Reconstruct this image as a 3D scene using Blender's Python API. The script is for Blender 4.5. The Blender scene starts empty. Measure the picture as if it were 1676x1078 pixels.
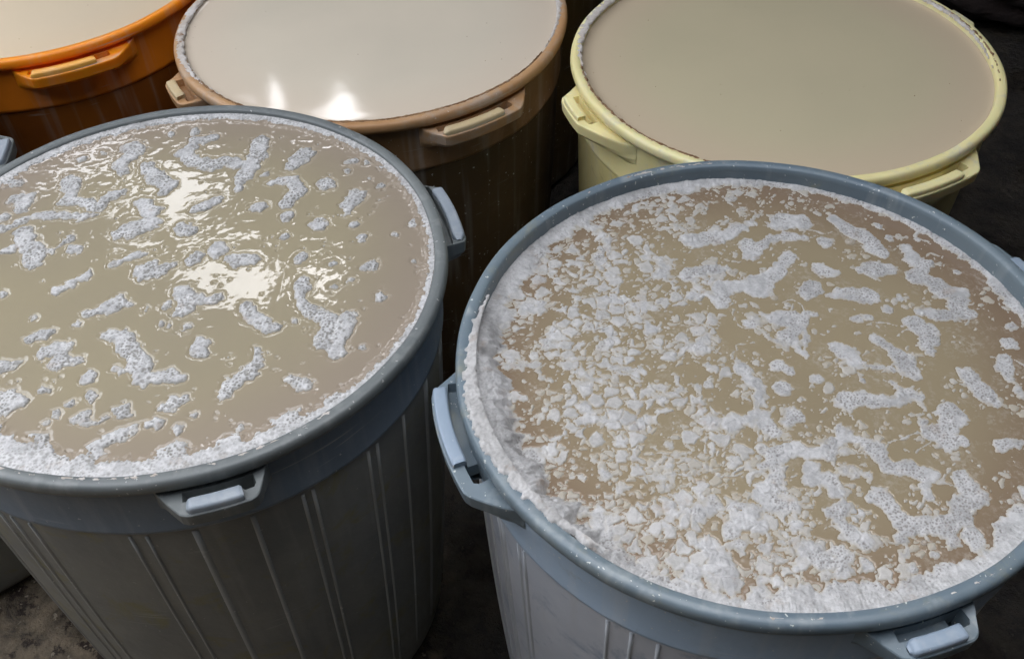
import bpy, math
import numpy as np
from mathutils import Matrix, Vector

scene = bpy.context.scene
col = scene.collection
R = math.radians

# ------------------------------------------------------------------ camera
cam_d = bpy.data.cameras.new("camera")
cam_d.sensor_width = 36.0
cam_d.lens = 36.0 * 1562.14 / 1676
cam_d.clip_start = 0.05
cam_d.clip_end = 200
cam_o = bpy.data.objects.new("camera", cam_d)
col.objects.link(cam_o)
CAM_Z = 1.28
m3 = Matrix(((0.99947575, 0.03237646, 0.0),
             (-0.02341169, 0.72272952, -0.69073434),
             (-0.02236353, 0.69037222, 0.72310862)))
cam_o.matrix_world = Matrix.Translation((0, 0, CAM_Z)) @ m3.to_4x4()
scene.camera = cam_o

# ------------------------------------------------------------------ light
SUN_EL, SUN_AZ = 50.0, 5.0            # azimuth clockwise from +Y
world = bpy.data.worlds.new("World")
scene.world = world
world.use_nodes = True
wn = world.node_tree
bg = wn.nodes["Background"]
sky = wn.nodes.new("ShaderNodeTexSky")
sky.sky_type = 'NISHITA'
sky.sun_disc = False
sky.sun_elevation = R(SUN_EL)
sky.sun_rotation = R(SUN_AZ)
sky.air_density = 0.85
sky.dust_density = 1.8
sky.ozone_density = 1.0
hs = wn.nodes.new("ShaderNodeHueSaturation"); hs.inputs["Saturation"].default_value = 0.22      # thin overcast
wn.links.new(sky.outputs[0], hs.inputs["Color"]); wn.links.new(hs.outputs[0], bg.inputs[0])
bg.inputs[1].default_value = 0.15

sun_d = bpy.data.lights.new("sun", 'SUN')
sun_d.energy = 0.5
sun_d.angle = R(12)
sun_d.color = (1.0, 0.96, 0.9)
sun_o = bpy.data.objects.new("sun", sun_d)
col.objects.link(sun_o)
sd = Vector((math.sin(R(SUN_AZ)) * math.cos(R(SUN_EL)), math.cos(R(SUN_AZ)) * math.cos(R(SUN_EL)), math.sin(R(SUN_EL))))
sun_o.rotation_euler = sd.to_track_quat('Z', 'Y').to_euler()

scene.view_settings.view_transform = 'Standard'
scene.view_settings.look = 'None'
scene.view_settings.gamma = 1.0
scene.view_settings.exposure = 2.9
scene.render.engine = 'CYCLES'
scene.cycles.max_bounces = 8
scene.cycles.diffuse_bounces = 4
scene.cycles.glossy_bounces = 4
scene.cycles.transparent_max_bounces = 8

# ------------------------------------------------------------------ helpers
def tag(o, label=None, cat=None, group=None, kind=None):
    if label: o["label"] = label
    if cat: o["category"] = cat
    if group: o["group"] = group
    if kind: o["kind"] = kind
    return o

def mesh_np(name, V, F, mat=None, parent=None, smooth=True, attrs=None):
    """V (n,3); F (m,4) or (m,3) int array"""
    V = np.asarray(V, dtype=np.float32); F = np.asarray(F, dtype=np.int32)
    me = bpy.data.meshes.new(name)
    k = F.shape[1]
    me.vertices.add(len(V)); me.vertices.foreach_set("co", V.ravel())
    me.loops.add(F.size); me.loops.foreach_set("vertex_index", F.ravel())
    me.polygons.add(len(F))
    me.polygons.foreach_set("loop_start", np.arange(len(F), dtype=np.int32) * k)
    me.polygons.foreach_set("use_smooth", np.full(len(F), smooth, dtype=bool))
    me.update(calc_edges=True)
    if attrs:
        for n, a in attrs.items():
            at = me.attributes.new(n, 'FLOAT', 'POINT')
            at.data.foreach_set("value", np.asarray(a, dtype=np.float32))
    o = bpy.data.objects.new(name, me)
    col.objects.link(o)
    if mat: me.materials.append(mat)
    if parent: o.parent = parent
    return o

def empty(name, loc):
    o = bpy.data.objects.new(name, None)
    o.empty_display_size = 0.05
    o.location = loc
    col.objects.link(o)
    return o

def grid_faces(nu, nv, close_u=False):
    """vertex index = i*nv + j ; i over u, j over v"""
    iu = np.arange(nu if close_u else nu - 1); jv = np.arange(nv - 1)
    I, J = np.meshgrid(iu, jv, indexing='ij')
    I2 = (I + 1) % nu
    return np.stack([I * nv + J, I2 * nv + J, I2 * nv + J + 1, I * nv + J + 1], -1).reshape(-1, 4)

# ---- numpy noise
def _h(ix, iy, seed):
    n = (ix.astype(np.int64) * 374761393 + iy.astype(np.int64) * 668265263 + seed * 974634777) & 0xffffffff
    n = ((n ^ (n >> 13)) * 1274126177) & 0xffffffff
    n = ((n ^ (n >> 16)) * 2246822519) & 0xffffffff
    n = n ^ (n >> 15)
    return (n & 0xffffff) / float(0xffffff)

def vnoise(x, y, seed=0):
    ix = np.floor(x); iy = np.floor(y); fx = x - ix; fy = y - iy
    ix = ix.astype(np.int64); iy = iy.astype(np.int64)
    def g(a, b, dx, dy):
        t = _h(a, b, seed) * 2 * np.pi
        return np.cos(t) * dx + np.sin(t) * dy
    u = fx * fx * fx * (fx * (fx * 6 - 15) + 10); v = fy * fy * fy * (fy * (fy * 6 - 15) + 10)
    a = g(ix, iy, fx, fy); b = g(ix + 1, iy, fx - 1, fy)
    c = g(ix, iy + 1, fx, fy - 1); d = g(ix + 1, iy + 1, fx - 1, fy - 1)
    return (a + (b - a) * u + ((c + (d - c) * u) - (a + (b - a) * u)) * v) * 1.4

def fbm(x, y, seed=0, oct=3):
    s = 0; a = 1.0; t = 0
    for k in range(oct):
        s = s + a * vnoise(x * 2 ** k + 17.3 * k, y * 2 ** k - 9.1 * k, seed + k); t += a; a *= .5
    return s / t

def worley(x, y, seed=0, jit=0.9):
    ix = np.floor(x).astype(np.int64); iy = np.floor(y).astype(np.int64)
    d1 = np.full(x.shape, 9.0); d2 = np.full(x.shape, 9.0); idr = np.zeros(x.shape)
    for a in (-1, 0, 1):
        for b in (-1, 0, 1):
            cx = ix + a; cy = iy + b
            px = cx + .5 + jit * (_h(cx, cy, seed) - .5); py = cy + .5 + jit * (_h(cx, cy, seed + 7) - .5)
            d = np.hypot(px - x, py - y); hid = _h(cx, cy, seed + 13)
            near = d < d1
            d2 = np.where(near, d1, np.minimum(d2, d)); idr = np.where(near, hid, idr); d1 = np.where(near, d, d1)
    return d1, d2, idr

def sstep(a, b, x):
    t = np.clip((x - a) / (b - a), 0, 1); return t * t * (3 - 2 * t)

# ------------------------------------------------------------------ materials
def new_mat(name):
    m = bpy.data.materials.new(name); m.use_nodes = True
    nt = m.node_tree; b = nt.nodes["Principled BSDF"]
    return m, nt, b

def N(nt, typ, **kw):
    n = nt.nodes.new(typ)
    for k, v in kw.items(): setattr(n, k, v)
    return n

def ramp(nt, fac, stops):
    r = N(nt, "ShaderNodeValToRGB")
    e = r.color_ramp.elements
    while len(e) > 1: e.remove(e[-1])
    for i, (p, c) in enumerate(stops):
        el = e[0] if i == 0 else e.new(p)
        el.position = p; el.color = (*c, 1) if len(c) == 3 else c
    nt.links.new(fac, r.inputs[0])
    return r.outputs[0]

def mixc(nt, fac, a, b, mode='MIX'):
    m = N(nt, "ShaderNodeMix"); m.data_type = 'RGBA'; m.blend_type = mode
    for s, v in ((m.inputs[0], fac), (m.inputs[6], a), (m.inputs[7], b)):
        if isinstance(v, (int, float)): s.default_value = v
        elif isinstance(v, tuple): s.default_value = (*v, 1) if len(v) == 3 else v
        else: nt.links.new(v, s)
    return m.outputs[2]

def noise(nt, scale, detail=4, rough=.55, vec=None, dist=0):
    n = N(nt, "ShaderNodeTexNoise"); n.inputs["Scale"].default_value = scale
    n.inputs["Detail"].default_value = detail; n.inputs["Roughness"].default_value = rough
    n.inputs["Distortion"].default_value = dist
    if vec: nt.links.new(vec, n.inputs["Vector"])
    return n.outputs[0]

def objco(nt, scale=(1, 1, 1)):
    tc = N(nt, "ShaderNodeTexCoord"); mp = N(nt, "ShaderNodeMapping")
    mp.inputs["Scale"].default_value = scale
    nt.links.new(tc.outputs["Object"], mp.inputs[0]); return mp.outputs[0]

def plastic(name, base, base2, rough=.42, specks=.35, speck_col=(.6, .6, .57), stain=None, sss=0.0, streak=.3, stain_lo=.5, scratches=.5):
    m, nt, b = new_mat(name)
    v = objco(nt)
    big = noise(nt, 7, 4, .6, v)
    c = mixc(nt, ramp(nt, big, [(.35, (0, 0, 0)), (.65, (1, 1, 1))]), base, base2)
    if stain:
        st = noise(nt, 16, 6, .7, v, .6)
        c = mixc(nt, ramp(nt, st, [(stain_lo, (0, 0, 0)), (stain_lo + .14, (1, 1, 1))]), c, stain)
    # vertical dried runs
    vs = objco(nt, (45, 45, 2.5))
    sk = noise(nt, 1.0, 3, .6, vs)
    c = mixc(nt, ramp(nt, sk, [(.55, (0, 0, 0)), (.8, (streak, streak, streak))]), c, speck_col)
    # scuffs: thin long marks
    vh = objco(nt, (9, 9, 260))
    sc = noise(nt, 1.0, 2, .5, vh, .4)
    gate = noise(nt, 11, 2, .5, v)
    g = N(nt, "ShaderNodeMath", operation='MULTIPLY')
    nt.links.new(ramp(nt, sc, [(.66, (0, 0, 0)), (.72, (1, 1, 1))]), g.inputs[0])
    nt.links.new(ramp(nt, gate, [(.52, (0, 0, 0)), (.62, (scratches, scratches, scratches))]), g.inputs[1])
    c = mixc(nt, g.outputs[0], c, speck_col)
    # splashed dots
    vo = N(nt, "ShaderNodeTexVoronoi"); vo.inputs["Scale"].default_value = 260
    vo.inputs["Randomness"].default_value = 1.0
    nd = N(nt, "ShaderNodeTexNoise"); nd.inputs["Scale"].default_value = 300; nt.links.new(v, nd.inputs["Vector"])
    va = N(nt, "ShaderNodeVectorMath", operation='MULTIPLY_ADD'); nt.links.new(nd.outputs["Color"], va.inputs[0]); va.inputs[1].default_value = (.006, .006, .006); nt.links.new(v, va.inputs[2])
    nt.links.new(va.outputs[0], vo.inputs["Vector"])
    sep = N(nt, "ShaderNodeSeparateColor"); nt.links.new(vo.outputs["Color"], sep.inputs[0])
    lt = N(nt, "ShaderNodeMath", operation='LESS_THAN'); nt.links.new(vo.outputs["Distance"], lt.inputs[0]); sz = N(nt, "ShaderNodeMath", operation='MULTIPLY_ADD'); nt.links.new(sep.outputs[1], sz.inputs[0]); sz.inputs[1].default_value = .24; sz.inputs[2].default_value = .04; nt.links.new(sz.outputs[0], lt.inputs[1])
    gt = N(nt, "ShaderNodeMath", operation='GREATER_THAN'); nt.links.new(sep.outputs[0], gt.inputs[0]); gt.inputs[1].default_value = 1 - specks * .25
    mm = N(nt, "ShaderNodeMath", operation='MULTIPLY'); nt.links.new(lt.outputs[0], mm.inputs[0]); nt.links.new(gt.outputs[0], mm.inputs[1])
    c = mixc(nt, mm.outputs[0], c, speck_col)
    nt.links.new(c, b.inputs["Base Color"])
    rr = noise(nt, 30, 4, .6, v)
    mr = N(nt, "ShaderNodeMapRange"); nt.links.new(rr, mr.inputs[0]); mr.inputs[3].default_value = rough - .12; mr.inputs[4].default_value = rough + .15
    nt.links.new(mr.outputs[0], b.inputs["Roughness"])
    if sss:
        b.inputs["Subsurface Weight"].default_value = sss
        b.inputs["Subsurface Radius"].default_value = (.02, .008, .003)
        b.inputs["Subsurface Scale"].default_value = 1.0
    bp = N(nt, "ShaderNodeBump"); bp.inputs["Strength"].default_value = .25; bp.inputs["Distance"].default_value = .002
    nt.links.new(noise(nt, 90, 4, .6, v), bp.inputs["Height"]); nt.links.new(bp.outputs[0], b.inputs["Normal"])
    return m

def liquid_mat(name, c_in, c_out, c_edge, rad=.265, rough=.04, ior=1.45, skin=None):
    """cloudy liquid: colour drifts slightly, blending to c_edge towards the wall"""
    m, nt, b = new_mat(name)
    v = objco(nt)
    n1 = noise(nt, 5, 3, .5, v, .3)
    c = mixc(nt, ramp(nt, n1, [(.35, (0, 0, 0)), (.68, (1, 1, 1))]), c_in, c_out)
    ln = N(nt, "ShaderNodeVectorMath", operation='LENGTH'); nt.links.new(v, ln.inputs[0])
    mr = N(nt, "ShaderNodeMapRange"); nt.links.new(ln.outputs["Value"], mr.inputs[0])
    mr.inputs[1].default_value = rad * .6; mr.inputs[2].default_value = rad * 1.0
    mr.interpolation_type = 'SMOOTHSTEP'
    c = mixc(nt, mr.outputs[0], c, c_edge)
    if skin:
        g1 = ramp(nt, noise(nt, 28, 6, .72, v, .8), [(.50, (0, 0, 0)), (.66, (.55, .55, .55))])
        g2 = ramp(nt, noise(nt, 220, 3, .6, v), [(.45, (0, 0, 0)), (.6, (1, 1, 1))])
        c = mixc(nt, mixc(nt, 1.0, g1, g2, 'MULTIPLY'), c, skin)
    nt.links.new(c, b.inputs["Base Color"])
    b.inputs["Roughness"].default_value = rough
    b.inputs["IOR"].default_value = ior
    bp = N(nt, "ShaderNodeBump"); bp.inputs["Strength"].default_value = .04; bp.inputs["Distance"].default_value = .001
    nt.links.new(noise(nt, 25, 2, .5, v), bp.inputs["Height"]); nt.links.new(bp.outputs[0], b.inputs["Normal"])
    return m

def foam_mat(name, white, thin, hole):
    m, nt, b = new_mat(name)
    a1 = N(nt, "ShaderNodeAttribute", attribute_name="pit"); a2 = N(nt, "ShaderNodeAttribute", attribute_name="thin")
    v = objco(nt)
    n1 = noise(nt, 160, 5, .7, v)
    n2 = noise(nt, 38, 3, .6, v)
    mx = N(nt, "ShaderNodeMath", operation='MULTIPLY_ADD'); nt.links.new(n2, mx.inputs[0]); mx.inputs[1].default_value = .9; mx.inputs[2].default_value = -.45
    ad = N(nt, "ShaderNodeMath", operation='ADD'); nt.links.new(n1, ad.inputs[0]); nt.links.new(mx.outputs[0], ad.inputs[1]); n1 = ad.outputs[0]
    wv = mixc(nt, ramp(nt, n1, [(.35, (0, 0, 0)), (.65, (1, 1, 1))]), tuple(x * .68 for x in white), white)
    c = mixc(nt, a2.outputs["Fac"], wv, thin)
    rs = noise(nt, 42, 4, .65, v)
    c = mixc(nt, ramp(nt, rs, [(.60, (0, 0, 0)), (.74, (.6, .6, .6))]), c, (.36, .27, .2))
    c = mixc(nt, a1.outputs["Fac"], c, hole)
    nt.links.new(c, b.inputs["Base Color"])
    b.inputs["Roughness"].default_value = .45
    b.inputs["Specular IOR Level"].default_value = .3
    b.inputs["Subsurface Weight"].default_value = 0.0
    bp = N(nt, "ShaderNodeBump"); bp.inputs["Strength"].default_value = .35; bp.inputs["Distance"].default_value = .0010
    nt.links.new(noise(nt, 900, 3, .6, v), bp.inputs["Height"]); nt.links.new(bp.outputs[0], b.inputs["Normal"])
    return m

def crust_mat(name, a, bcol, c3):
    m, nt, b = new_mat(name)
    v = objco(nt)
    c = mixc(nt, ramp(nt, noise(nt, 60, 5, .7, v), [(.4, (0, 0, 0)), (.6, (1, 1, 1))]), a, bcol)
    c = mixc(nt, ramp(nt, noise(nt, 35, 4, .7, v), [(.6, (0, 0, 0)), (.7, (1, 1, 1))]), c, c3)
    nt.links.new(c, b.inputs["Base Color"]); b.inputs["Roughness"].default_value = .8
    return m

M = {}
M['grey_dark'] = plastic("grey_plastic", (.17, .185, .18), (.125, .14, .14), specks=.3, speck_col=(.5, .5, .47))
M['grey_body'] = plastic("grey_translucent_plastic", (.165, .172, .165), (.23, .23, .205), specks=.2, speck_col=(.3, .3, .27), stain=(.20, .185, .09), stain_lo=.55, streak=.5, scratches=.8)
M['grey_rib'] = plastic("grey_rib_plastic", (.32, .33, .32), (.24, .25, .24), specks=.3)
M['blue_rib'] = plastic("blue_rib_plastic", (.52, .55, .58), (.42, .45, .48), specks=.3)
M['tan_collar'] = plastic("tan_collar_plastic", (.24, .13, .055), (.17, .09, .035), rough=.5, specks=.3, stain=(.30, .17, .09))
M['orange_collar'] = plastic("orange_collar_plastic", (.80, .22, .010), (.66, .17, .008), rough=.4, specks=0)
M['grey_bar'] = plastic("grey_grip_plastic", (.30, .34, .38), (.25, .29, .33), rough=.35, specks=.05)
M['blue_rim'] = plastic("blue_grey_plastic", (.17, .215, .24), (.13, .175, .21), rough=.38, specks=1.0, speck_col=(.6, .62, .58), stain=(.22, .24, .21), stain_lo=.56)
M['grey_collar'] = plastic("grey_collar_plastic", (.155, .20, .25), (.125, .16, .20), specks=.3, speck_col=(.4, .42, .44), scratches=.7)
M['blue_collar'] = plastic("blue_collar_plastic", (.37, .48, .60), (.32, .41, .51), rough=.38, specks=.5, stain=(.26, .29, .30), stain_lo=.58, scratches=.8)
M['blue_body'] = plastic("blue_grey_translucent_plastic", (.55, .57, .61), (.44, .47, .52), rough=.35, specks=.5, speck_col=(.45, .45, .45), stain=(.22, .28, .36), stain_lo=.55, streak=.5, scratches=.8)
M['blue_bar'] = plastic("blue_grip_plastic", (.30, .37, .45), (.26, .33, .41), rough=.33, specks=.1)
M['tan_rim'] = plastic("tan_stained_plastic", (.52, .31, .15), (.42, .22, .09), rough=.5, specks=.4, speck_col=(.6, .5, .4), stain=(.44, .33, .24), stain_lo=.5)
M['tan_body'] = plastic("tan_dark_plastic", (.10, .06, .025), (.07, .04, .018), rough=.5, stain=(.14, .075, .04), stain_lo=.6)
M['tan_bar'] = plastic("tan_grip_plastic", (.60, .47, .27), (.52, .40, .22), rough=.4, specks=0)
M['yellow_rim'] = plastic("pale_yellow_plastic", (.90, .80, .42), (.82, .71, .34), rough=.36, specks=.1, speck_col=(.7, .67, .6), stain=(.66, .62, .48), stain_lo=.55, sss=.15)
M['yellow_body'] = plastic("yellow_body_plastic", (.78, .68, .32), (.66, .56, .24), rough=.4, specks=.1, stain=(.40, .33, .18), stain_lo=.6)
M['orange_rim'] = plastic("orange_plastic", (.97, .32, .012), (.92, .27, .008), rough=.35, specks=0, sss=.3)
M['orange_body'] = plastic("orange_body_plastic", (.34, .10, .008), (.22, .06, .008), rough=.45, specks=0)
M['orange_bar'] = plastic("orange_grip_plastic", (.85, .42, .08), (.8, .38, .06), rough=.35, specks=0)
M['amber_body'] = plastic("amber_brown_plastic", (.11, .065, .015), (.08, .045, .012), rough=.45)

M['liq_L'] = liquid_mat("cloudy_ochre_liquid", (.345, .295, .195), (.32, .275, .19), (.31, .255, .195), ior=1.5)
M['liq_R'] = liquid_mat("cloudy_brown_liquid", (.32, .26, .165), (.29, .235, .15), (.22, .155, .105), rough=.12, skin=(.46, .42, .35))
M['liq_T'] = liquid_mat("cloudy_pale_liquid", (.68, .60, .475), (.63, .56, .445), (.66, .56, .44), rough=.07)
M['liq_Y'] = liquid_mat("cloudy_beige_liquid", (.55, .48, .32), (.52, .455, .305), (.56, .455, .32), rough=.1)
M['liq_O'] = liquid_mat("cloudy_cream_liquid", (.68, .565, .41), (.66, .55, .40), (.68, .55, .39))
M['foam_wet'] = foam_mat("wet_bubble_foam", (.63, .62, .61), (.42, .385, .32), (.21, .20, .175))
M['foam_dry'] = foam_mat("dry_crusty_foam", (.57, .56, .55), (.42, .375, .30), (.22, .20, .18))
M['crust_white'] = crust_mat("white_dried_crust", (.60, .56, .52), (.48, .42, .36), (.25, .14, .07))
M['crust_brown'] = crust_mat("brown_dried_crust", (.16, .08, .03), (.30, .18, .09), (.40, .3, .2))
m, nt, b = new_mat("clear_bubble_film")
b.inputs["Base Color"].default_value = (.9, .88, .82, 1); b.inputs["Roughness"].default_value = .03
b.inputs["Alpha"].default_value = .22; b.inputs["IOR"].default_value = 1.6
M['film'] = m

m, nt, b = new_mat("wet_dirty_concrete")
v = objco(nt)
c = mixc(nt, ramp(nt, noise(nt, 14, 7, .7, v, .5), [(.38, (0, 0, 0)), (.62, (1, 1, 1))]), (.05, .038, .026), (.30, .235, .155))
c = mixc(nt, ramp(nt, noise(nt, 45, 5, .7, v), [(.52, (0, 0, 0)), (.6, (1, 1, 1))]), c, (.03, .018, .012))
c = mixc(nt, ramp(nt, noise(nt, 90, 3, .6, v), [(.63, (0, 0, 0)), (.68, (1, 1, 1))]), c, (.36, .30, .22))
# paler gritty ground on the left; elsewhere the bins' shade painted near-black
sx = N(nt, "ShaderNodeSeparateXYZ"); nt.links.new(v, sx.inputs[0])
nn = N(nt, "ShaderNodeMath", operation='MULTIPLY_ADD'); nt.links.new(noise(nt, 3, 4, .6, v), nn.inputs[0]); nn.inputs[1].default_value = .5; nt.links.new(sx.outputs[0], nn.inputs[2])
shade_mix = ramp(nt, nn.outputs[0], [(0.0, (0, 0, 0)), (.12, (1, 1, 1))])
c = mixc(nt, shade_mix, c, mixc(nt, .12, (.012, .010, .009), c))
nt.links.new(c, b.inputs["Base Color"])
nt.links.new(ramp(nt, noise(nt, 9, 4, .6, v), [(.4, (.35,) * 3), (.6, (.9,) * 3)]), b.inputs["Roughness"])
bp = N(nt, "ShaderNodeBump"); bp.inputs["Strength"].default_value = .7; bp.inputs["Distance"].default_value = .01
nt.links.new(noise(nt, 40, 8, .7, v), bp.inputs["Height"]); nt.links.new(bp.outputs[0], b.inputs["Normal"])
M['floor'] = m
def plain(name, c1, c2, scale=6, rough=.8, bump=.3):
    m, nt, b = new_mat(name); v = objco(nt)
    nt.links.new(mixc(nt, ramp(nt, noise(nt, scale, 6, .6, v), [(.35, (0, 0, 0)), (.65, (1, 1, 1))]), c1, c2), b.inputs["Base Color"])
    b.inputs["Roughness"].default_value = rough
    bp = N(nt, "ShaderNodeBump"); bp.inputs["Strength"].default_value = bump; bp.inputs["Distance"].default_value = .01
    nt.links.new(noise(nt, scale * 5, 6, .6, v), bp.inputs["Height"]); nt.links.new(bp.outputs[0], b.inputs["Normal"])
    return m
M['wall'] = plain("light_block_wall_dark", (.05, .05, .05), (.09, .09, .09))  # dark surface for the added light-blocking walls
M['roof'] = plain("light_mask_roof_dark", (.05, .05, .05), (.09, .085, .08))  # dark underside for the added roof that masks the sky
M['sack'] = plain("dark_brown_cloth", (.035, .022, .018), (.02, .013, .012), 20, .95)
M['stone'] = plain("grey_stone", (.13, .15, .15), (.06, .07, .07), 60, .8)
# foam patches: chains of (x, y, radius) in mm from the bin's axis
L_PATCHES=[[(4.8,219.3,5.3),(-17.7,212.4,7.6),(-27,188.9,8.9),(-9.5,172.4,8.1),(14.8,167.2,10.4),(28.1,170.4,9.3),(42.8,165.7,8.1)],
[(59.3,208.2,9.5),(59.7,176.4,10.5),(50.8,146.4,9.1),(46.4,131.8,6.3)],
[(112.7,181.4,10.5),(101.7,158.8,8.1)],
[(85.3,129.8,5),(105.3,132.4,7.9),(114.6,113.7,9.4),(104.5,89.5,5.7)],
[(144.9,123,9.5)],
[(-92.1,204.4,10.7),(-81.4,199.8,9.5),(-94.5,177,8.2),(-89.4,157.6,5.8)],
[(-61.9,167.5,8.1),(-49.4,144.2,10.3),(-30.7,132.2,9.1),(-34.2,117.8,4.5)],
[(-143.5,145.5,10.3),(-135.8,119.5,7.9),(-139.4,109,6.2),(-121.3,108.1,6.7),(-100.2,96.5,7.7),(-87.9,117,7.9),(-82.1,120.3,4.5)],
[(-190.6,115.2,10.1),(-180.4,118.2,6.3),(-182.4,97.2,6.6)],
[(-40.3,86.5,11),(-52.6,101,6.7)],
[(17.7,93.9,7.7),(7.9,87.5,5.5),(27.5,100.4,5.5)],
[(75.1,87.5,8.8)],
[(109.4,70.4,7.6)],
[(-50.4,230.6,5.3)],
[(-22,233.2,5.3)],
[(-120.1,194,4.2)],
[(-143,183.5,3.7)],
[(-162.7,84.1,4),(-143.1,84.8,6.6),(-113.1,79.9,4.8),(-100.8,82.7,3.5)],
[(-195.6,84,6.6)],
[(48.4,120.8,4.9)],
[(73.8,145.2,4.1)],
[(-191.1,64.4,6.5),(-179,73.9,5.5),(-172.4,80.3,3.9)],
[(-166.8,56.6,9.7),(-153.8,36.5,10.6),(-141.2,10.7,10.4)],
[(-171,30.9,5.3),(-178.5,28.1,3)],
[(-114,45.8,4.3),(-121.4,34.9,2.5),(-129.2,25.7,1.7)],
[(-104.4,27.7,8)],
[(-54.1,54.3,12.9),(-39.1,63.5,11.9),(-65.5,48.3,7.5),(-29.7,69.8,6.5)],
[(1.7,54.8,9.7),(11.1,51.1,6.4)],
[(-57.9,3.6,4.6),(-41.7,13.6,3.1),(-27.7,16.1,2.9)],
[(-22.8,-4.2,9.3),(-25.3,-19.1,6.1),(-5.4,-8.1,6.6),(5.1,0.6,3.3)],
[(24.1,8.9,8.3),(21.8,-0.2,5.4)],
[(44.8,20.4,10.1)],
[(69.3,0.5,9.3),(83.4,2.9,6.6),(62.5,4,6.2)],
[(131.1,3.7,7.3)],
[(146.1,54.3,9)],
[(-94.2,-24.8,5.3),(-104.9,-33.1,4.4)],
[(-83.8,-14.9,4.9),(-78.8,-10.6,3.1)],
[(-40.1,-56.1,7.6),(-53.9,-63.9,6.7),(-62.8,-67.6,4.7),(-38.7,-46.2,3.2),(-30.1,-56.5,4)],
[(-107.6,-96.7,5.8),(-97.7,-94.5,6.4),(-91.1,-90.8,3.9)],
[(-87.2,-115.9,8.5),(-73.3,-111.3,5.7),(-75.9,-134.1,6.7),(-66,-129.5,5.3),(-53.4,-127.5,2.6)],
[(-123.4,-132,8.4),(-113.3,-128.7,3.4)],
[(-35.1,-97.3,7.3),(-23.4,-97.8,8.7),(-10.9,-116.6,8),(3.1,-135,9),(9.8,-155,7.7),(21.7,-150.6,6.7),(34.8,-151.2,7.4),(42.1,-155.1,4.1)],
[(-107.2,-173.9,11.8),(-94.3,-174.4,6.3),(-105.8,-183.2,9)],
[(22.5,-41.9,9.6),(31,-53.7,10),(37,-54,8.4),(24.6,-70.2,4.3),(34.8,-62.3,6.3)],
[(56.6,-52,6.4),(49.1,-54.5,3.6)],
[(86.6,-64.7,5.5),(98.9,-79.1,7.4),(114.7,-93.3,7.3),(120.6,-93.6,5)],
[(139.5,-29.9,5.7),(139.2,-58.7,5.2),(155.2,-76.2,7.4),(171.9,-85.1,7.4),(170,-103.8,7.3),(163.5,-114,6.3),(180.2,-127.6,6.8),(187.5,-85.8,8.7),(193.6,-88.8,4.3)],
[(53.2,-114.3,8.6),(57.2,-124.7,7.2)],
[(34.6,-89.7,5)],
[(106.7,-121.8,3.4),(110.6,-139.6,5.2),(105.1,-151.7,6.1),(92,-160.9,7.3),(86.8,-172.6,6.5)],
[(151.3,-165.8,6),(158.7,-166.1,6),(145.2,-160.7,4)],
[(45.4,-182.5,5.8),(41.5,-189.3,5.7),(36.1,-189.1,3.2),(53.5,-178.2,2.9)],
[(-33.8,-195.3,6.4),(-26.5,-202.4,2.8),(-15.7,-202.8,2.3),(-8.6,-196.4,1.8)],
[(1,-192.2,7.5)],
[(34.4,-204.9,6.4),(27.8,-206.8,3.2)],
[(15.8,-208.6,3.2),(6.9,-214.8,4.9),(-4.4,-218.7,4.5)],
[(-32.3,-172.3,4.7)],
[(-19.3,-139,3.7)],
[(-39.4,-150.4,6.1)],
[(-56.9,-189.8,2.5)],
[(-63.5,-203.1,3.5)],
[(65.8,-198.3,3.2)],
[(108.2,-212.3,3.2)],
[(53.9,-213.4,3.5)],
[(-12.6,-146.7,2.2)],
[(-46.5,-176.4,2.2),(-48.8,-180.9,1.4)],
[(-69.9,-216.1,3.9)],
[(-117,-70.7,3.5)],
[(-69.7,-81,3.1)],
[(10.4,-59.8,4.8)],
[(-8.9,-65.9,2.4)],
[(11.5,-86,1.9)],
[(19.3,-86.4,1.9)],
[(-76.9,-163.3,2.2),(-70.4,-163.6,2.2)],
[(82.9,-130.9,1.7)],
[(138.9,-86.3,2.3)],
[(112,36.3,3.8)],
[(171,-40.1,2.8)],
[(167.6,-7.2,4.1)],
[(-156.3,-36.5,4.4)],
[(-54.5,64.3,4.3)],
[(206.2,-10.6,7.4),(198.3,-14.8,3.7)],
[(216.7,-56.6,5.2)],
[(245.5,49.3,5.6)],
[(190.3,30.8,5.5)],
[(186.6,-32.1,2.8)],
[(226.1,33.9,2.5)],
[(182,52.5,3.9)],
[(246.2,-7.9,1.4)],
[(205.6,-124.8,1.5)],
[(188.2,-130.5,2.3)],
[(181.8,103.1,9.3),(172.3,86,6.2),(171.5,72.3,4.8)],
[(185.9,161.9,2.3)],
[(203,149.6,2.3)],
[(190.7,131.6,2.3)],
[(205.2,118,2.2)],
[(171.8,164.6,4.2),(162.7,163.1,2.3)],
[(205.9,93,1.8)],
[(164.5,144.1,2.3)],
[(-10.6,-240.2,6.9),(-12.4,-227.4,4.9),(1.3,-220.4,3.8),(9.9,-219.6,2.4)],
[(-60.6,-223.3,9.6),(-51.9,-234.4,6.9)],
[(-35.4,-243.4,7.2)],
[(-83.1,-228.9,9.5)],
[(57.3,-236.6,10.3),(47.8,-240.4,6.9)],
[(94.3,-231.7,7.8),(105.7,-227.8,6.9)],
[(141.5,-211.5,8.8),(152.7,-203,8)],
[(182.7,-186,6.3),(187.7,-181.5,5.4)]]
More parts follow.
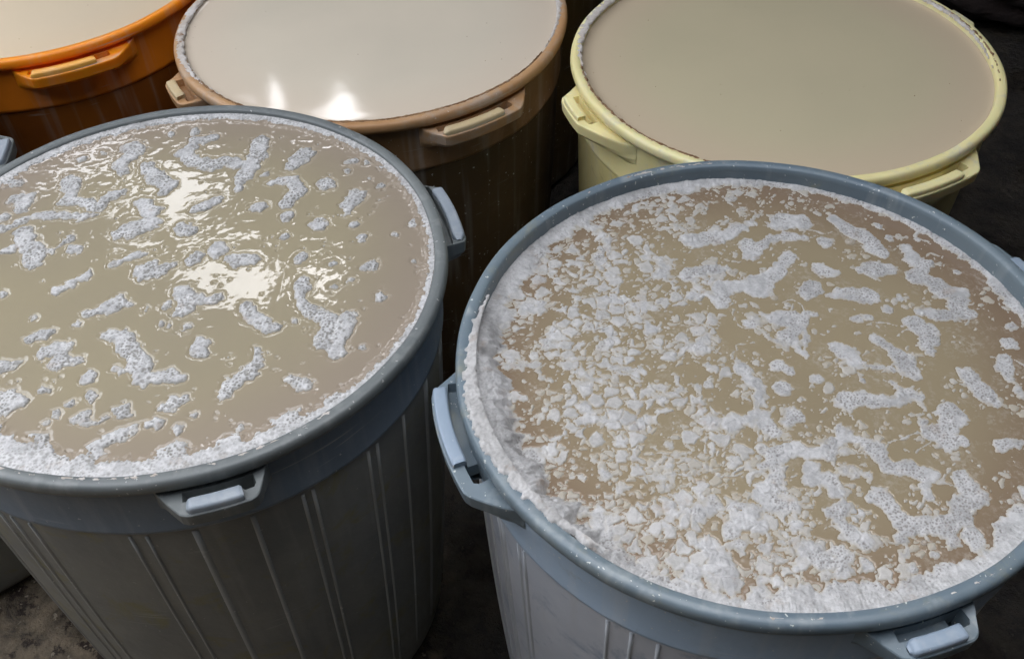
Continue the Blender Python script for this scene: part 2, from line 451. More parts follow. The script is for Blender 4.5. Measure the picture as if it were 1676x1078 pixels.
R_PATCHES=[[(-41,164.5,9.6),(-26.1,163.8,9.6),(-8.7,166.2,9),(8.5,178.4,6.9),(17.7,181.2,6)],
[(19.1,155.1,8.1),(18.2,139.4,7.5),(41.4,160.5,4.7),(59.7,166,5.6),(80,161.8,2.8)],
[(64.7,188.9,13),(81.9,188,10.8),(54.7,182.7,6.5)],
[(117,189.6,6.1),(126.3,175.8,8.2),(139.7,162.1,10.2),(145.8,145.8,9.7),(152.5,132.9,6.3)],
[(99.5,154.4,8)],
[(58.9,134.3,7.9),(45.3,119.6,6.8),(31.3,102.2,9.8),(18,96.9,11.4),(21.1,82.2,7.6),(3.3,94.7,7.7),(-17.8,89.8,11.3),(-23.3,70,6.4),(-35.3,82,4.4),(-49.7,79.8,4.4)],
[(-46.8,111.9,9.9),(-29.5,117.1,6.6),(-8.5,119.1,4.5)],
[(86.7,111.5,9.9),(96.1,108.1,5.7)],
[(70.2,85.7,10.5),(62.9,80.3,7.2)],
[(95.4,81.7,4.4),(109.3,81,2.6),(120.4,77.6,8.4),(125.9,68.8,5.2),(80,76.6,2)],
[(136.2,112.2,11.5),(150.4,111.5,8.6),(125.3,109.7,5.3)],
[(178,141,6.7),(181.6,119.1,8.7),(192.8,115.6,5.4),(173.1,98.5,8.5),(187.2,91.9,8.5),(196.4,77,10.4),(211.2,73.4,8.4),(200.5,54.2,9.5),(211.2,45.4,5.9),(183.3,43.9,7),(163.8,50.3,5.1)],
[(153.8,37.1,8.2),(163,23.3,10.8),(156.1,7.9,8),(157.3,0.1,4.2)],
[(23.9,48.4,8.2),(40.8,44.9,11),(44.1,33.9,5.4),(30.3,23.9,7.3),(35,10.6,4.2),(42,0.1,2.6),(54.3,52.5,3.1),(63.7,50.7,2)],
[(73.9,6.3,8),(81.2,-1.6,8.7),(87.9,-12,7.1)],
[(113.2,17.6,5),(122.6,4.2,6.1),(130,-8.8,8.6),(131.8,-21.4,8.5),(134.2,-31.3,4.8)],
[(94.2,-16,1.7),(106.4,-19,2),(114.9,-21.9,1.7)],
[(180.5,-30.8,7.7),(183.5,-43,8.4),(190,-55.1,8.3),(193.8,-64.5,4.7)],
[(220.5,-12.8,6),(216.8,-27.5,5.9),(215,-37.1,2.6)],
[(232.8,4.5,6.8)],
[(242.6,27.7,4.2)],
[(64.8,-56.9,10.1),(80.3,-52.8,8.3),(93.3,-58,7.6),(107.6,-58.6,5.8),(122.9,-49.9,5.8),(128.6,-54.9,4.7)],
[(150,-71.9,10),(154.7,-78.9,8.9),(142.3,-89.5,9.8),(128,-95.5,8)],
[(218.5,-51.6,4.7)],
[(16.3,-13.9,6.7),(22.6,-19.1,4.1)],
[(-18,-17.4,7.8),(-11.2,-29.9,5.9),(-8.6,-44.4,4.7),(-9.2,-56.1,4)],
[(43.6,-32.3,5.9)],
[(14.1,-40.6,7.7)],
[(-40.2,-77.6,8.2),(-28.8,-73.6,5)],
[(-11.6,-76.5,6.4),(-6.8,-87.9,7.4)],
[(53.6,-92.5,7.4)],
[(14.6,-70.8,8.2),(7.8,-77.3,5)],
[(149.5,67.7,4)],
[(133.2,53.1,4.3)],
[(161.2,177.4,3)],
[(174.9,158.7,3.4)],
[(166.1,157.6,3.4)],
[(194.4,153,1.9)],
[(217.6,103.8,2.9)],
[(112.1,-37.6,4.4)],
[(208.4,26.6,2.7)],
[(125.3,-82.1,2.5)],
[(69.7,27.4,1.7)],
[(85.8,-32.8,2.2)],
[(0.9,41.3,5.9)],
[(113.4,45.7,3.9),(97.2,43.7,2.3)],
[(-20.9,-121.9,5.5),(-6.8,-111.9,7.9),(10.1,-106.2,7.3),(22.3,-113.1,6.5),(33.1,-111.4,7.9),(42.6,-101.1,5.6),(54.1,-97.2,3.8),(67.3,-99.9,4.9),(75.7,-113.1,7.9),(80.6,-125.8,6.5),(89.5,-130.3,7.1),(100.1,-128.7,7.1),(107.6,-137.2,7.1),(117.6,-137.6,5.1)],
[(19.3,-125.5,7.2),(13,-137.5,7.1),(29.7,-138.2,6.4),(30,-150.2,6)],
[(103.8,-149.1,4.3),(104.6,-157,2.3)],
[(135.9,-138.3,5.4),(140.1,-150.5,9.3),(146.4,-160.6,7.6),(124.8,-165.6,7.6),(125.1,-179,7.5),(109.1,-187.7,8.7),(93.8,-185.3,8.7),(77.8,-184.7,8.7),(71,-175,6.8),(68.4,-161.5,7.6),(65.8,-153.6,6),(54.8,-157.1,2.7)],
[(69.7,-195.5,5.8)],
[(124.7,-193.8,7.4),(127.2,-204.8,6.7)],
[(111.8,-198.8,4.5)],
[(-15.4,-136.4,7.1),(-26.7,-150,8.3),(-19.2,-162,7.6),(-4.5,-162.6,3.6)],
[(23.5,-169.4,5.9),(34.7,-164.1,4.9),(26.4,-177.1,4.9),(33.1,-188.6,6.8),(40.2,-198,7.3)],
[(-82.8,-167.3,8.2)],
[(-1.4,-198.3,5.7),(1.9,-211,7.3),(-7.9,-205.3,5.1)],
[(19.3,-204.5,5.7),(21.7,-213.5,6.6),(10.4,-214.8,5)],
[(137.8,-102.7,9.7),(148.1,-103.2,6.3)],
[(182.4,-108.8,6.2),(196.1,-109.4,4.5)],
[(171.3,-173.1,5.2),(164.1,-191.6,6.4)],
[(-40.4,-168.9,8.2),(-61.4,-185.1,5.8),(-45.5,-178.2,5.9),(-35.8,-178.6,5.9)],
[(-21.6,-195.7,4.2)],
[(-71.9,-208.3,9.5),(-70.3,-225.8,7.2),(-70.5,-236,4.3),(-80.8,-195.4,6.7)],
[(-95.8,-219.7,8.8)],
[(19,-223.9,5)],
[(73,-220.6,3.8)],
[(37.9,-217.6,4.1)],
[(93.5,-210.8,2.5)],
[(-6.7,-179.7,4.5)],
[(40.9,-177.7,2.9)],
[(-15.8,-219.1,2.8)]]
# ------------------------------------------------------------------ setting
def box_mesh(name, x0, x1, y0, y1, z0, z1, mat, parent=None):
    V = [(x, y, z) for x in (x0, x1) for y in (y0, y1) for z in (z0, z1)]
    F = [(0, 1, 3, 2), (4, 6, 7, 5), (0, 4, 5, 1), (2, 3, 7, 6), (0, 2, 6, 4), (1, 5, 7, 3)]
    return mesh_np(name, V, F, mat, parent, smooth=False)

# floor sheet, uneven
n = 260
gx, gy = np.meshgrid(np.linspace(-5, 5, n), np.linspace(-2.5, 7.5, n), indexing='ij')
gz = fbm(gx * 4, gy * 4, 3, 4) * .006 - .012
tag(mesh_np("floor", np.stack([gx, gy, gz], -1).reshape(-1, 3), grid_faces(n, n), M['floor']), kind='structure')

# unseen walls and roof, added to block low sky light and shape reflections
X0, X1, Y0, Y1, ZR = -4.6, 4.6, -2.2, 6.4, 2.55
tag(box_mesh("light_block_wall_far", X0, X1, Y1, Y1 + .1, -.05, ZR - .005, M['wall']), kind='structure')
tag(box_mesh("light_block_wall_near", X0, X1, Y0 - .1, Y0, -.05, ZR - .005, M['wall']), kind='structure')
tag(box_mesh("light_block_wall_left", X0 - .1, X0, Y0, Y1, -.05, ZR - .005, M['wall']), kind='structure')
tag(box_mesh("light_block_wall_right", X1, X1 + .1, Y0, Y1, -.05, ZR - .005, M['wall']), kind='structure')

# added roof: a cell mesh, ragged holes shaped to glint in the liquids
def light_mask_sheet(name, x0, x1, y0, y1, holes):
    st = .02
    nx = int(round((x1 - x0) / st)) + 1; ny = int(round((y1 - y0) / st)) + 1
    X, Y = np.meshgrid(np.linspace(x0, x1, nx), np.linspace(y0, y1, ny), indexing='ij')
    Z = ZR + .012 * np.sin(X * 2 * np.pi / .076)
    F = grid_faces(nx, ny)
    cx = X.reshape(-1)[F].mean(1); cy = Y.reshape(-1)[F].mean(1)
    keep = np.ones(len(F), bool)
    wx = cx + fbm(cx * 9, cy * 9, 5) * .045; wy = cy + fbm(cx * 9, cy * 9, 9) * .045
    for poly in holes:
        inside = np.zeros(len(F), bool)
        for i in range(len(poly)):
            (ax, ay), (bx, by) = poly[i], poly[i - 1]
            cond = ((ay > wy) != (by > wy)) & (wx < (bx - ax) * (wy - ay) / (by - ay + 1e-9) + ax)
            inside ^= cond
        keep &= ~inside
    F = F[keep]
    used, inv = np.unique(F, return_inverse=True)
    V = np.stack([X, Y, Z], -1).reshape(-1, 3)[used]
    F = inv.reshape(F.shape)
    V2 = V + [0, 0, .006]
    VV = np.vstack([V, V2]); FF = np.vstack([F[:, ::-1], F + len(V)])
    return mesh_np(name, VV, FF, M['roof'], smooth=False)
holes = [
    [(-1.32, 2.66), (-.98, 2.62), (-.92, 2.78), (-1.07, 2.98), (-1.28, 2.9)],
    [(-1.68, 3.1), (-1.3, 3.1), (-1.2, 3.38), (-1.5, 3.55)],
    [(-2.2, 3.55), (-1.75, 3.5), (-1.7, 3.7), (-2.1, 3.82)],
    [(-.85, 2.7), (-.72, 2.66), (-.66, 2.86), (-.78, 2.9)],
    [(-1.0, 3.82), (-.6, 3.82), (-.68, 4.0), (-.82, 4.25), (-.87, 4.1), (-.97, 3.97)],
    [(-1.2, 4.34), (-1.16, 4.05), (-1.07, 4.03), (-1.12, 4.25)],
    [(-1.36, 4.2), (-1.25, 4.03), (-1.2, 4.08)],
]
holes.append([(-4.4, -.6), (-.45, -.6), (.3, .1), (1.0, .1), (1.05, 1.3), (-1.3, 1.4), (-2.1, 2.4), (-2.7, 3.8), (-4.4, 4.0)])      # wide opening, shaped to light the bins from overhead and left
tag(light_mask_sheet("light_mask_roof", X0, X1, Y0 - .1, Y1 + .1, holes), kind='structure')

# ------------------------------------------------------------------ bins
def shape_f(th, a, b):
    return 1 + a * np.cos(2 * th) + b * np.sin(2 * th)

class Bin:
    pass

def make_bin(name, label, cx, cy, Rr, rimz, a, b, fill, mats, handles, group=None, ribs=(), lean=(0, 0), cat="bin", lip=.047, bar=True):
    B = Bin(); B.cx, B.cy, B.R, B.z, B.a, B.b, B.fill = cx, cy, Rr, rimz, a, b, fill
    root = empty(name, (cx, cy, 0)); tag(root, label, cat, group); B.root = root
    nth = 240
    th = np.linspace(0, 2 * np.pi, nth, endpoint=False)
    def P(t, rr, zrel):
        """bin polar -> local xyz; rr fraction of R, zrel metres below rim (<=0)"""
        k = np.clip(-np.asarray(zrel) / rimz, 0, 1)
        f = 1 + (shape_f(t, a, b) - 1) * (1 - .6 * k)
        wob = 1 + .0028 * np.sin(3 * t + cx * 9) + .0014 * np.sin(7 * t + cy * 5) + .0006 * np.sin(17 * t + cx * 31)
        q = rr * Rr * f * wob
        return np.stack([q * np.cos(t) + lean[0] * k, q * np.sin(t) + lean[1] * k, rimz + zrel + .0012 * np.sin(2 * t + cx * 4) + 0 * q], -1)
    B.P = P
    def lathe(nm, prof, mat):
        prof = np.array(prof)
        T, I = np.meshgrid(th, np.arange(len(prof)), indexing='ij')
        V = P(T.ravel(), prof[I.ravel(), 0], prof[I.ravel(), 1])
        return mesh_np(nm, V, grid_faces(nth, len(prof), True), mats[mat], root)
    li = 1 - lip
    H = rimz
    # rim: rolled lip with its small overhang
    lathe("rim", [(li - .012, -.075), (li - .006, -.02), (li - .003, -.006), (li, -.0018), (li + .005, 0), (1 - .012, 0.0004), (1 - .004, -.0012), (1, -.004), (1.001, -.009), (.997, -.0125), (.985, -.0135), (.966, -.013)], 'rim')
    # collar: smooth band under the lip, ends in a raised ring
    lathe("collar", [(.972, -.0125), (.969, -.02), (.968, -.045), (.966, -.074), (.969, -.077), (.969, -.081), (.963, -.084), (.95, -.084)], 'collar')
    body = [(.958, -.0835)] + [(.958 - .098 * t - .0 + .012 * math.sin(math.pi * t), -.084 - (H - .11) * t) for t in np.linspace(0.0, 1, 14)] + [(.855, -(H - .012)), (.84, -(H - .002)), (.80, -(H - .004)), (0.01, -(H - .006))]
    lathe("body", body, 'body')
    # ribs
    def rib(az, w=.0017, z0=-.090, z1=None):
        z1 = z1 if z1 is not None else -(H - .05)
        zz = np.linspace(z0, z1, 14); t = (-zz - .084) / (H - .11)
        rr = .958 - .098 * t + .012 * np.sin(np.pi * t)
        V = []
        for z_, r_ in zip(zz, rr):
            for (dw, dr) in ((-w * 1.5, -.003), (-w * .6, .0055), (w * .6, .0055), (w * 1.5, -.003)):
                V.append(P(np.array(R(az) + dw / Rr), r_ + dr, np.array(z_)))
        F = [(i * 4 + j, i * 4 + j + 1, i * 4 + j + 5, i * 4 + j + 4) for i in range(13) for j in range(3)]
        e = len(V) - 4
        F += [(0, 3, 2, 1), (e, e + 1, e + 2, e + 3)]
        mesh_np("rib", V, F, mats['rib'], root)
    for rb in ribs:
        rib(*rb) if isinstance(rb, tuple) else rib(rb)
    # handles
    def handle(c, s0, c0, c1, s1, b0, b1, h0, h1, out=.118, zt=-.019, drop=.021):
        d = np.arange(s0, s1 + .01, .5)
        ts = np.radians(c + d)
        ro = np.interp(d, [s0, c0, c0 + 1.2, c1 - 1.2, c1, s1], [.973, .965 + out - .01, .965 + out, .965 + out, .965 + out - .01, .973])
        zz = np.interp(d, [s0, s0 + 2.5, s1 - 3, s1], [zt + .003, zt, zt, zt + .003])
        rows = []
        sin_, sout = .994, 1.028
        for k in range(len(d)):
            t = ts[k]; z = zz[k]; r = ro[k]
            slot = (b0 - .5 <= d[k] <= h1) and r > sout + .01
            hole = (h0 <= d[k] <= h1) and r > sout + .01
            si, so = min(sin_, r - .004), min(sout, r - .003)
            zf = z - (.019 if hole else .009 if slot else 0.0)
            if hole: so = min(so + .012, r - .008)
            pr = [(.966, z), (si - .001, z), (si + (.001 if slot else 0), zf), (so - (.001 if slot else 0), zf), (so + .001, z), (r - .006, z), (r - .001, z - .0008), (r, z - .003),
                  (r - .004, z - drop * .7), (.968 + (r - .968) * .75, z - drop), (.968 + (r - .968) * .25, z - drop - .007), (.962, z - drop - .012)]
            rows.append(np.array([P(np.array(t), q[0], np.array(q[1])) for q in pr]))
        V = np.concatenate(rows); nv = len(pr)
        HF = grid_faces(len(d), nv)[:, ::-1]
        hk = (d >= h0) & (d <= h1)
        ri, ci = np.divmod(np.arange(len(HF)), nv - 1)
        HF = HF[~(hk[ri] & hk[ri + 1] & np.isin(ci, (2, 8, 9, 10)))]      # the grip hole goes right through
        hd = mesh_np("handle", V, HF, mats['handle'], root, smooth=False)
        mm = hd.modifiers.new("bevel", 'BEVEL'); mm.width = .0012; mm.segments = 2; mm.limit_method = 'ANGLE'; mm.angle_limit = R(35)
        # grip bar
        d = np.linspace(b0, b1, 30)
        hgt, r0, r1 = .0085, sout + .003, .965 + out - .006
        rows = []
        for k, dd in enumerate(d):
            e = min((dd - b0) / 1.2, 1.0); e = math.sqrt(max(0, 1 - (1 - e) ** 2))
            e2 = min((b1 - dd) / .35 + .75, 1.0)
            s = max(.05, e) * e2
            mid = (r0 + r1) / 2; hw = (r1 - r0) / 2 * (.35 + .65 * s)
            z = zt - .0015; hh = hgt * (.3 + .7 * s)
            pr = [(mid - hw, z), (mid - hw, z + hh * .75), (mid - hw * .85, z + hh * .95), (mid - hw * .6, z + hh), (mid + hw * .6, z + hh), (mid + hw * .87, z + hh * .93), (mid + hw, z + hh * .7), (mid + hw, z)]
            rows.append(np.array([P(np.array(R(c + dd)), q[0], np.array(q[1])) for q in pr]))
        V = np.concatenate(rows); nv = 8
        F = grid_faces(30, nv)[:, ::-1].tolist()
        n4 = len(V)
        F += [[0, 7, 6, 1], [1, 6, 5, 2], [2, 5, 4, 3], [n4 - 8, n4 - 7, n4 - 2, n4 - 1], [n4 - 7, n4 - 6, n4 - 3, n4 - 2], [n4 - 6, n4 - 5, n4 - 4, n4 - 3]]
        F = [f[::-1] if i >= len(F) - 6 else f for i, f in enumerate(F)]
        g = mesh_np("grip_bar", V, F, mats['bar'], hd, smooth=True)
    for h in handles: handle(*h)
    return B

LONG = (-18, -12.5, 10.5, 18, -12.5, 4.5, 4.5, 8.5)
SHORT = (-10, -5.5, 6.8, 10, -4.4, 4.6, 4.6, 6.6)
def lg(c, **k): return (c,) + LONG
def sh(c, **k): return (c,) + SHORT

gm = dict(rim=M['grey_dark'], collar=M['grey_collar'], body=M['grey_body'], rib=M['grey_rib'], handle=M['grey_dark'], bar=M['grey_bar'])
bm_ = dict(rim=M['blue_rim'], collar=M['blue_collar'], body=M['blue_body'], rib=M['blue_rib'], handle=M['blue_rim'], bar=M['blue_bar'])
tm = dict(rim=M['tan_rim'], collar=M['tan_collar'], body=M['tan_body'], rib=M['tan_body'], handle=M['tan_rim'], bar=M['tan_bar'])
ym = dict(rim=M['yellow_rim'], collar=M['yellow_rim'], body=M['yellow_body'], rib=M['yellow_body'], handle=M['yellow_rim'], bar=M['yellow_rim'])
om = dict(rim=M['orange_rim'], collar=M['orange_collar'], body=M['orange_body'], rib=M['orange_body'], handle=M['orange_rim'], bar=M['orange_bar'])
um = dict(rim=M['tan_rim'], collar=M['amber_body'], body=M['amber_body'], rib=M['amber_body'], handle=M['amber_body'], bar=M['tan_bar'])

ribsL = [-89.5, -86.3, (-77.2, .003), (-66.4, .0022), -56.4, -54.2, -110.5, -115.0, -118.5, -41, -38.5, -30, (-20, .004), -8, -5, 8, (20, .004), 30, -130, -133, (-143, .004), -152, -165, -168]
ribsR = [-125.5, -120.9, -116.0, -154.8, -153, -147.3, -145.5, -160, -167, -108, -104, (-96, .004), -86, -76, -66, -56, -53, 178, 170]
GR = "large plastic bins of cloudy liquid packed together"
BL = make_bin("liquid_bin", "dark grey ribbed bin at left front, white bubble patches scattered on its liquid", -.3442, .7238, .2797, .64, .0077, -.0166, -.0055, gm,
              [sh(-71), (20,) + (-15, -13, 6, 11, -12.5, 4.5, 4.5, 7), lg(200)], GR, ribsL, lean=(-.012, -.004))
BR = make_bin("liquid_bin", "blue-grey bin at right front with dense crusty foam covering its liquid", .2276, .5855, .2786, .64, .0061, .0139, -.019, bm_,
              [lg(-162), sh(-76), lg(18)], GR, ribsR)
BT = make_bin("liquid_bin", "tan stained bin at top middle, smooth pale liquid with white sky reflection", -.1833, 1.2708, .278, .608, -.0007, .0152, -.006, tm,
              [sh(-149), lg(-56), lg(124)], GR, [])
BY = make_bin("liquid_bin", "pale yellow bin at top right, smooth beige liquid inside", .3706, 1.1299, .2779, .608, .0095, .0027, -.008, ym,
              [(-163, -11, -6, 7, 22, -4.8, 5, 5, 7), lg(-62), sh(20), lg(110)], GR, [])
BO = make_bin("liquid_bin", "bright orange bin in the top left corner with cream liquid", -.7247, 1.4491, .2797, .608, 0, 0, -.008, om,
              [lg(-62), sh(30), lg(118), sh(210)], GR, [])
BN = make_bin("liquid_bin", "dark grey bin at left edge, only its handle showing", -.896, .915, .2797, .627, 0, 0, -.01, gm,
              [sh(9), lg(-80), lg(100), sh(190)], GR, [])
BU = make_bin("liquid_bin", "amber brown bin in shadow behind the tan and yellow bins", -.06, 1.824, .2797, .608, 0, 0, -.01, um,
              [sh(-120), lg(-30), sh(60), lg(150)], GR, [])

# ------------------------------------------------------------------ liquids and foam
def local_mask_labels(mask):
    """connected components (4-neighbour) by row runs and union-find"""
    nx, ny = mask.shape
    parent = []
    def find(a):
        while parent[a] != a:
            parent[a] = parent[parent[a]]; a = parent[a]
        return a
    prev = []; runs_all = []
    for i in range(nx):
        row = mask[i]
        d = np.diff(np.concatenate(([0], row.astype(np.int8), [0])))
        s = np.nonzero(d == 1)[0]; e = np.nonzero(d == -1)[0]
        cur = []; k = 0
        for a, b_ in zip(s.tolist(), e.tolist()):
            idn = len(parent); parent.append(idn)
            while k < len(prev) and prev[k][1] <= a: k += 1
            q = k
            while q < len(prev) and prev[q][0] < b_:
                ra, rb = find(idn), find(prev[q][2])
                if ra != rb: parent[ra] = rb
                q += 1
            cur.append((a, b_, idn))
        runs_all.append(cur); prev = cur
    lab = np.full(mask.shape, -1, np.int32)
    for i, cur in enumerate(runs_all):
        for a, b_, idn in cur: lab[i, a:b_] = find(idn)
    return lab

def rim_r(B, T):
    wob = 1 + .0028 * np.sin(3 * T + B.cx * 9) + .0014 * np.sin(7 * T + B.cy * 5) + .0006 * np.sin(17 * T + B.cx * 31)
    return B.R * shape_f(T, B.a, B.b) * wob

def in_r(B, T):
    return rim_r(B, T) * (.953 - .0005) - .0004

def stroke_field(X, Y, strokes, g):
    """max over capsules of (radius - distance)"""
    S = np.full(X.shape, -.02)
    x0, y0 = X[0, 0], Y[0, 0]; nx, ny = X.shape
    for s in strokes:
        pts = [(a / 1000, b / 1000, r / 1000) for a, b, r in s]
        segs = list(zip(pts[:-1], pts[1:])) if len(pts) > 1 else [(pts[0], pts[0])]
        for (ax, ay, ar), (bx, by, br) in segs:
            mr = max(ar, br) + .014
            i0 = max(0, int((min(ax, bx) - mr - x0) / g)); i1 = min(nx, int((max(ax, bx) + mr - x0) / g) + 2)
            j0 = max(0, int((min(ay, by) - mr - y0) / g)); j1 = min(ny, int((max(ay, by) + mr - y0) / g) + 2)
            if i1 <= i0 or j1 <= j0: continue
            xx = X[i0:i1, j0:j1]; yy = Y[i0:i1, j0:j1]
            dx, dy = bx - ax, by - ay; L2 = dx * dx + dy * dy
            t = np.clip(((xx - ax) * dx + (yy - ay) * dy) / L2, 0, 1) if L2 > 0 else 0 * xx
            d = np.hypot(xx - ax - t * dx, yy - ay - t * dy)
            S[i0:i1, j0:j1] = np.maximum(S[i0:i1, j0:j1], ar + (br - ar) * t - d)
    return S

def emit_foam(root, X, Y, Z, S, pit, thin, mat, inside, zliq, name, limit=290, minsize=10):
    nx, ny = X.shape
    cell = (S[:-1, :-1] > 0) | (S[1:, :-1] > 0) | (S[:-1, 1:] > 0) | (S[1:, 1:] > 0)
    ins = inside[:-1, :-1] & inside[1:, :-1] & inside[:-1, 1:] & inside[1:, 1:]
    cell &= ins
    lab = local_mask_labels(cell)
    I, J = np.nonzero(cell); L = lab[I, J]
    u, inv, cnt = np.unique(L, return_inverse=True, return_counts=True)
    order = np.argsort(-cnt); rank = np.empty(len(u), int); rank[order] = np.arange(len(u))
    rk = rank[inv]; szs = cnt[order]
    nbig = min(limit, int((szs >= minsize * minsize).sum()))
    grp = np.minimum(rk, nbig)
    so = np.argsort(grp, kind='stable'); I, J, grp = I[so], J[so], grp[so]
    bounds = np.searchsorted(grp, np.arange(nbig + 2))
    Xf, Yf, Zf = X.ravel(), Y.ravel(), Z.ravel(); Pf, Tf = pit.ravel(), thin.ravel()
    for g in range(nbig + 1):
        a, b_ = bounds[g], bounds[g + 1]
        if b_ <= a: continue
        ii, jj = I[a:b_], J[a:b_]
        F = np.stack([ii * ny + jj, (ii + 1) * ny + jj, (ii + 1) * ny + jj + 1, ii * ny + jj + 1], 1)
        used, iv = np.unique(F, return_inverse=True)
        V = np.stack([Xf[used], Yf[used], Zf[used]], 1)
        o = mesh_np(name if g < nbig else "foam_flecks", V, iv.reshape(F.shape), mat, root, attrs={"pit": Pf[used], "thin": Tf[used]})
        if g == nbig: tag(o, kind='stuff')
        elif szs[g] > 12000 and g == 0: tag(o, label="foam band clinging round the wall of the bin")

def liquid_root(B, label, zliq):
    r = empty("cloudy_liquid", (B.cx, B.cy, B.z + zliq)); tag(r, label, "liquid", "cloudy liquids filling the bins")
    return r

def disc_surface(B, root, mat, hfun=None, nr=60, nt=240, over=.003):
    th = np.linspace(0, 2 * np.pi, nt, endpoint=False); t = np.linspace(0, 1, nr) ** .8
    T, K = np.meshgrid(th, t, indexing='ij')
    rad = (in_r(B, T) + over) * np.maximum(K, .001)
    x = rad * np.cos(T); y = rad * np.sin(T)
    z = np.zeros_like(x) + .0016 * np.exp(-(in_r(B, T) - rad) / .0035) + .00006 * fbm(x * 25, y * 25, 3, 2)
    return mesh_np("liquid_surface", np.stack([x, y, z], -1).reshape(-1, 3), grid_faces(nt, nr, True), mat, root)

def bubbles(root, pts):
    for (x, y, r) in pts:
        x, y, r = x / 1000, y / 1000, r / 1000
        nu, nv = 20, 9
        V = []
        for i in range(nu):
            for j in range(nv):
                a = 2 * math.pi * i / nu; p = (math.pi / 2) * j / (nv - 1) * .985
                V.append((x + r * math.cos(p) * math.cos(a), y + r * math.cos(p) * math.sin(a), r * .62 * math.sin(p)))
        mesh_np("bubble", V, grid_faces(nu, nv, True), M['film'], root)

# ---- left bin: wet bubbly foam
def left_liquid():
    B = BL; g = .00068; zl = B.fill
    root = liquid_root(B, "glossy ochre liquid with separate bubbly foam patches and bright sky glints", zl)
    n = int(2 * .29 / g)
    ax = (np.arange(n) - n / 2) * g
    X, Y = np.meshgrid(ax, ax, indexing='ij')
    Rad = np.hypot(X, Y); T = np.arctan2(Y, X); RI = in_r(B, T)
    wx = fbm(X * 110, Y * 110, 21, 2) * .0028; wy = fbm(X * 110, Y * 110, 31, 2) * .0028
    SX = X + wx; SY = Y + wy
    S = stroke_field(X, Y, L_PATCHES, g) + .0014 + fbm(X * 62, Y * 62, 47, 2) * .0055
    # a few more patches where the frame cuts the bin off
    rng = np.random.default_rng(4); ex = []
    for k in range(26):
        a, b_ = rng.uniform(-250, -205), rng.uniform(-170, 150)
        ex.append([(a, b_, rng.uniform(5, 11)), (a + rng.uniform(-14, 14), b_ + rng.uniform(-14, 14), rng.uniform(4, 9))])
    S = np.maximum(S, stroke_field(X, Y, ex, g))
    deg = np.degrees(T)
    w = np.interp(deg, [-180, -150, -125, -105, -95, -80, -62, -45, -20, 10, 40, 70, 95, 120, 150, 180],
                  [.012, .020, .034, .028, .021, .019, .017, .009, .0065, .0075, .008, .010, .012, .013, .013, .013])
    w = w * (1 + .55 * fbm(T * 16, Rad * 0 + 2, 5, 3)) + .002 * fbm(T * 60, Rad * 0, 8, 2)
    Sr = Rad - (RI - w)
    S = np.maximum(S, Sr)
    S = S + fbm(X * 130, Y * 130, 41, 3) * .0044 - .0002
    # specks: tiny lone bubbles in drifts
    d1, d2, idr = worley(X / .0062, Y / .0062, 77)
    dens = sstep(.12, .5, fbm(X * 22, Y * 22, 51, 2)) * .22 + .018
    rr = (.06 + .16 * ((idr * 977) % 1) ** 2)
    sp = np.where(idr < dens, (rr - d1) * .0062, -.02)
    S = np.maximum(S, sp)
    # bubbles
    bs = .0034
    b1, b2, bid = worley(X / bs + fbm(X * 60, Y * 60, 3) * .3, Y / bs, 11, .8)
    rad_b = .20 + .24 * bid
    pit = (1 - sstep(rad_b - .10, rad_b + .06, b1)) * sstep(.0006, .0016, S)
    c1, c2, cid = worley(X / .0058, Y / .0058 + 3, 19, .85)
    big = .8 * (1 - sstep(.12 + .20 * cid, .26 + .20 * cid, c1)) * sstep(.0012, .0024, S) * (fbm(X * 40, Y * 40, 67) > .05)
    fine = sstep(-.25, .15, fbm(X * 35, Y * 35, 66, 2))
    pit = np.maximum(pit * (.35 + .65 * fine), big)
    body = np.clip(S / .0045, 0, 1) ** .6
    H = .0016 * body + .0005 * (1 - np.clip(b1 / .55, 0, 1) ** 2) * body
    pit = pit * np.where(Sr > .004, .6, 1)
    H = H - .0008 * pit + np.where(Sr > 0, .0008, 0)
    Z = np.where(S > 0, H - .0009 * np.exp(-np.clip(S, 0, 1) / .002), -.0018)
    thin = np.clip(1 - S / .0026, 0, 1) * .75
    emit_foam(root, X, Y, Z, S, pit * .9, thin, M['foam_wet'], Rad < RI + .0006, zl, "foam_patch")
    # liquid surface with a meniscus drawn up to every patch
    s2 = slice(None, None, 1)
    x2, y2, S2, R2, RI2 = X, Y, S, Rad, RI
    up = np.sign(fbm(x2 * 0 + 1, y2 * 0, 1)) 
    men = .0011 * np.exp(np.clip(S2, -.03, 0) / .0019)
    patch_only = np.where(Sr > S2 - .0005, 1.0, -1.0)
    nearp = np.exp(np.clip(S2, -.03, 0) / .008)
    calm = sstep(-.16, .02, y2 - .35 * x2) * .7 + .3
    z = men * np.where(Sr > -.006, .9, -.95) + .0003 * nearp + calm * (.00020 * fbm(x2 * 48, y2 * 48, 15, 3) + .00025 * fbm(x2 * 12, y2 * 16, 19, 2))
    z = np.minimum(z, .0011)
    ins = R2 < RI2 + .0022
    cell = ins[:-1, :-1] & ins[1:, :-1] & ins[:-1, 1:] & ins[1:, 1:]
    I, J = np.nonzero(cell); ny = n
    F = np.stack([I * ny + J, (I + 1) * ny + J, (I + 1) * ny + J + 1, I * ny + J + 1], 1)
    used, iv = np.unique(F, return_inverse=True)
    mesh_np("liquid_surface", np.stack([x2.ravel()[used], y2.ravel()[used], z.ravel()[used]], 1), iv.reshape(F.shape), M['liq_L'], root)
    bubbles(root, [(136.8, -84.9, 3.1), (-67.7, -114.1, 3.8), (38.3, -88.6, 4.7), (225.0, 34.0, 2.5), (10.4, -59.8, 4.4), (-117.0, -70.7, 3.1), (98.5, -145.3, 3.7), (163.5, -114.0, 4.9)])
left_liquid()

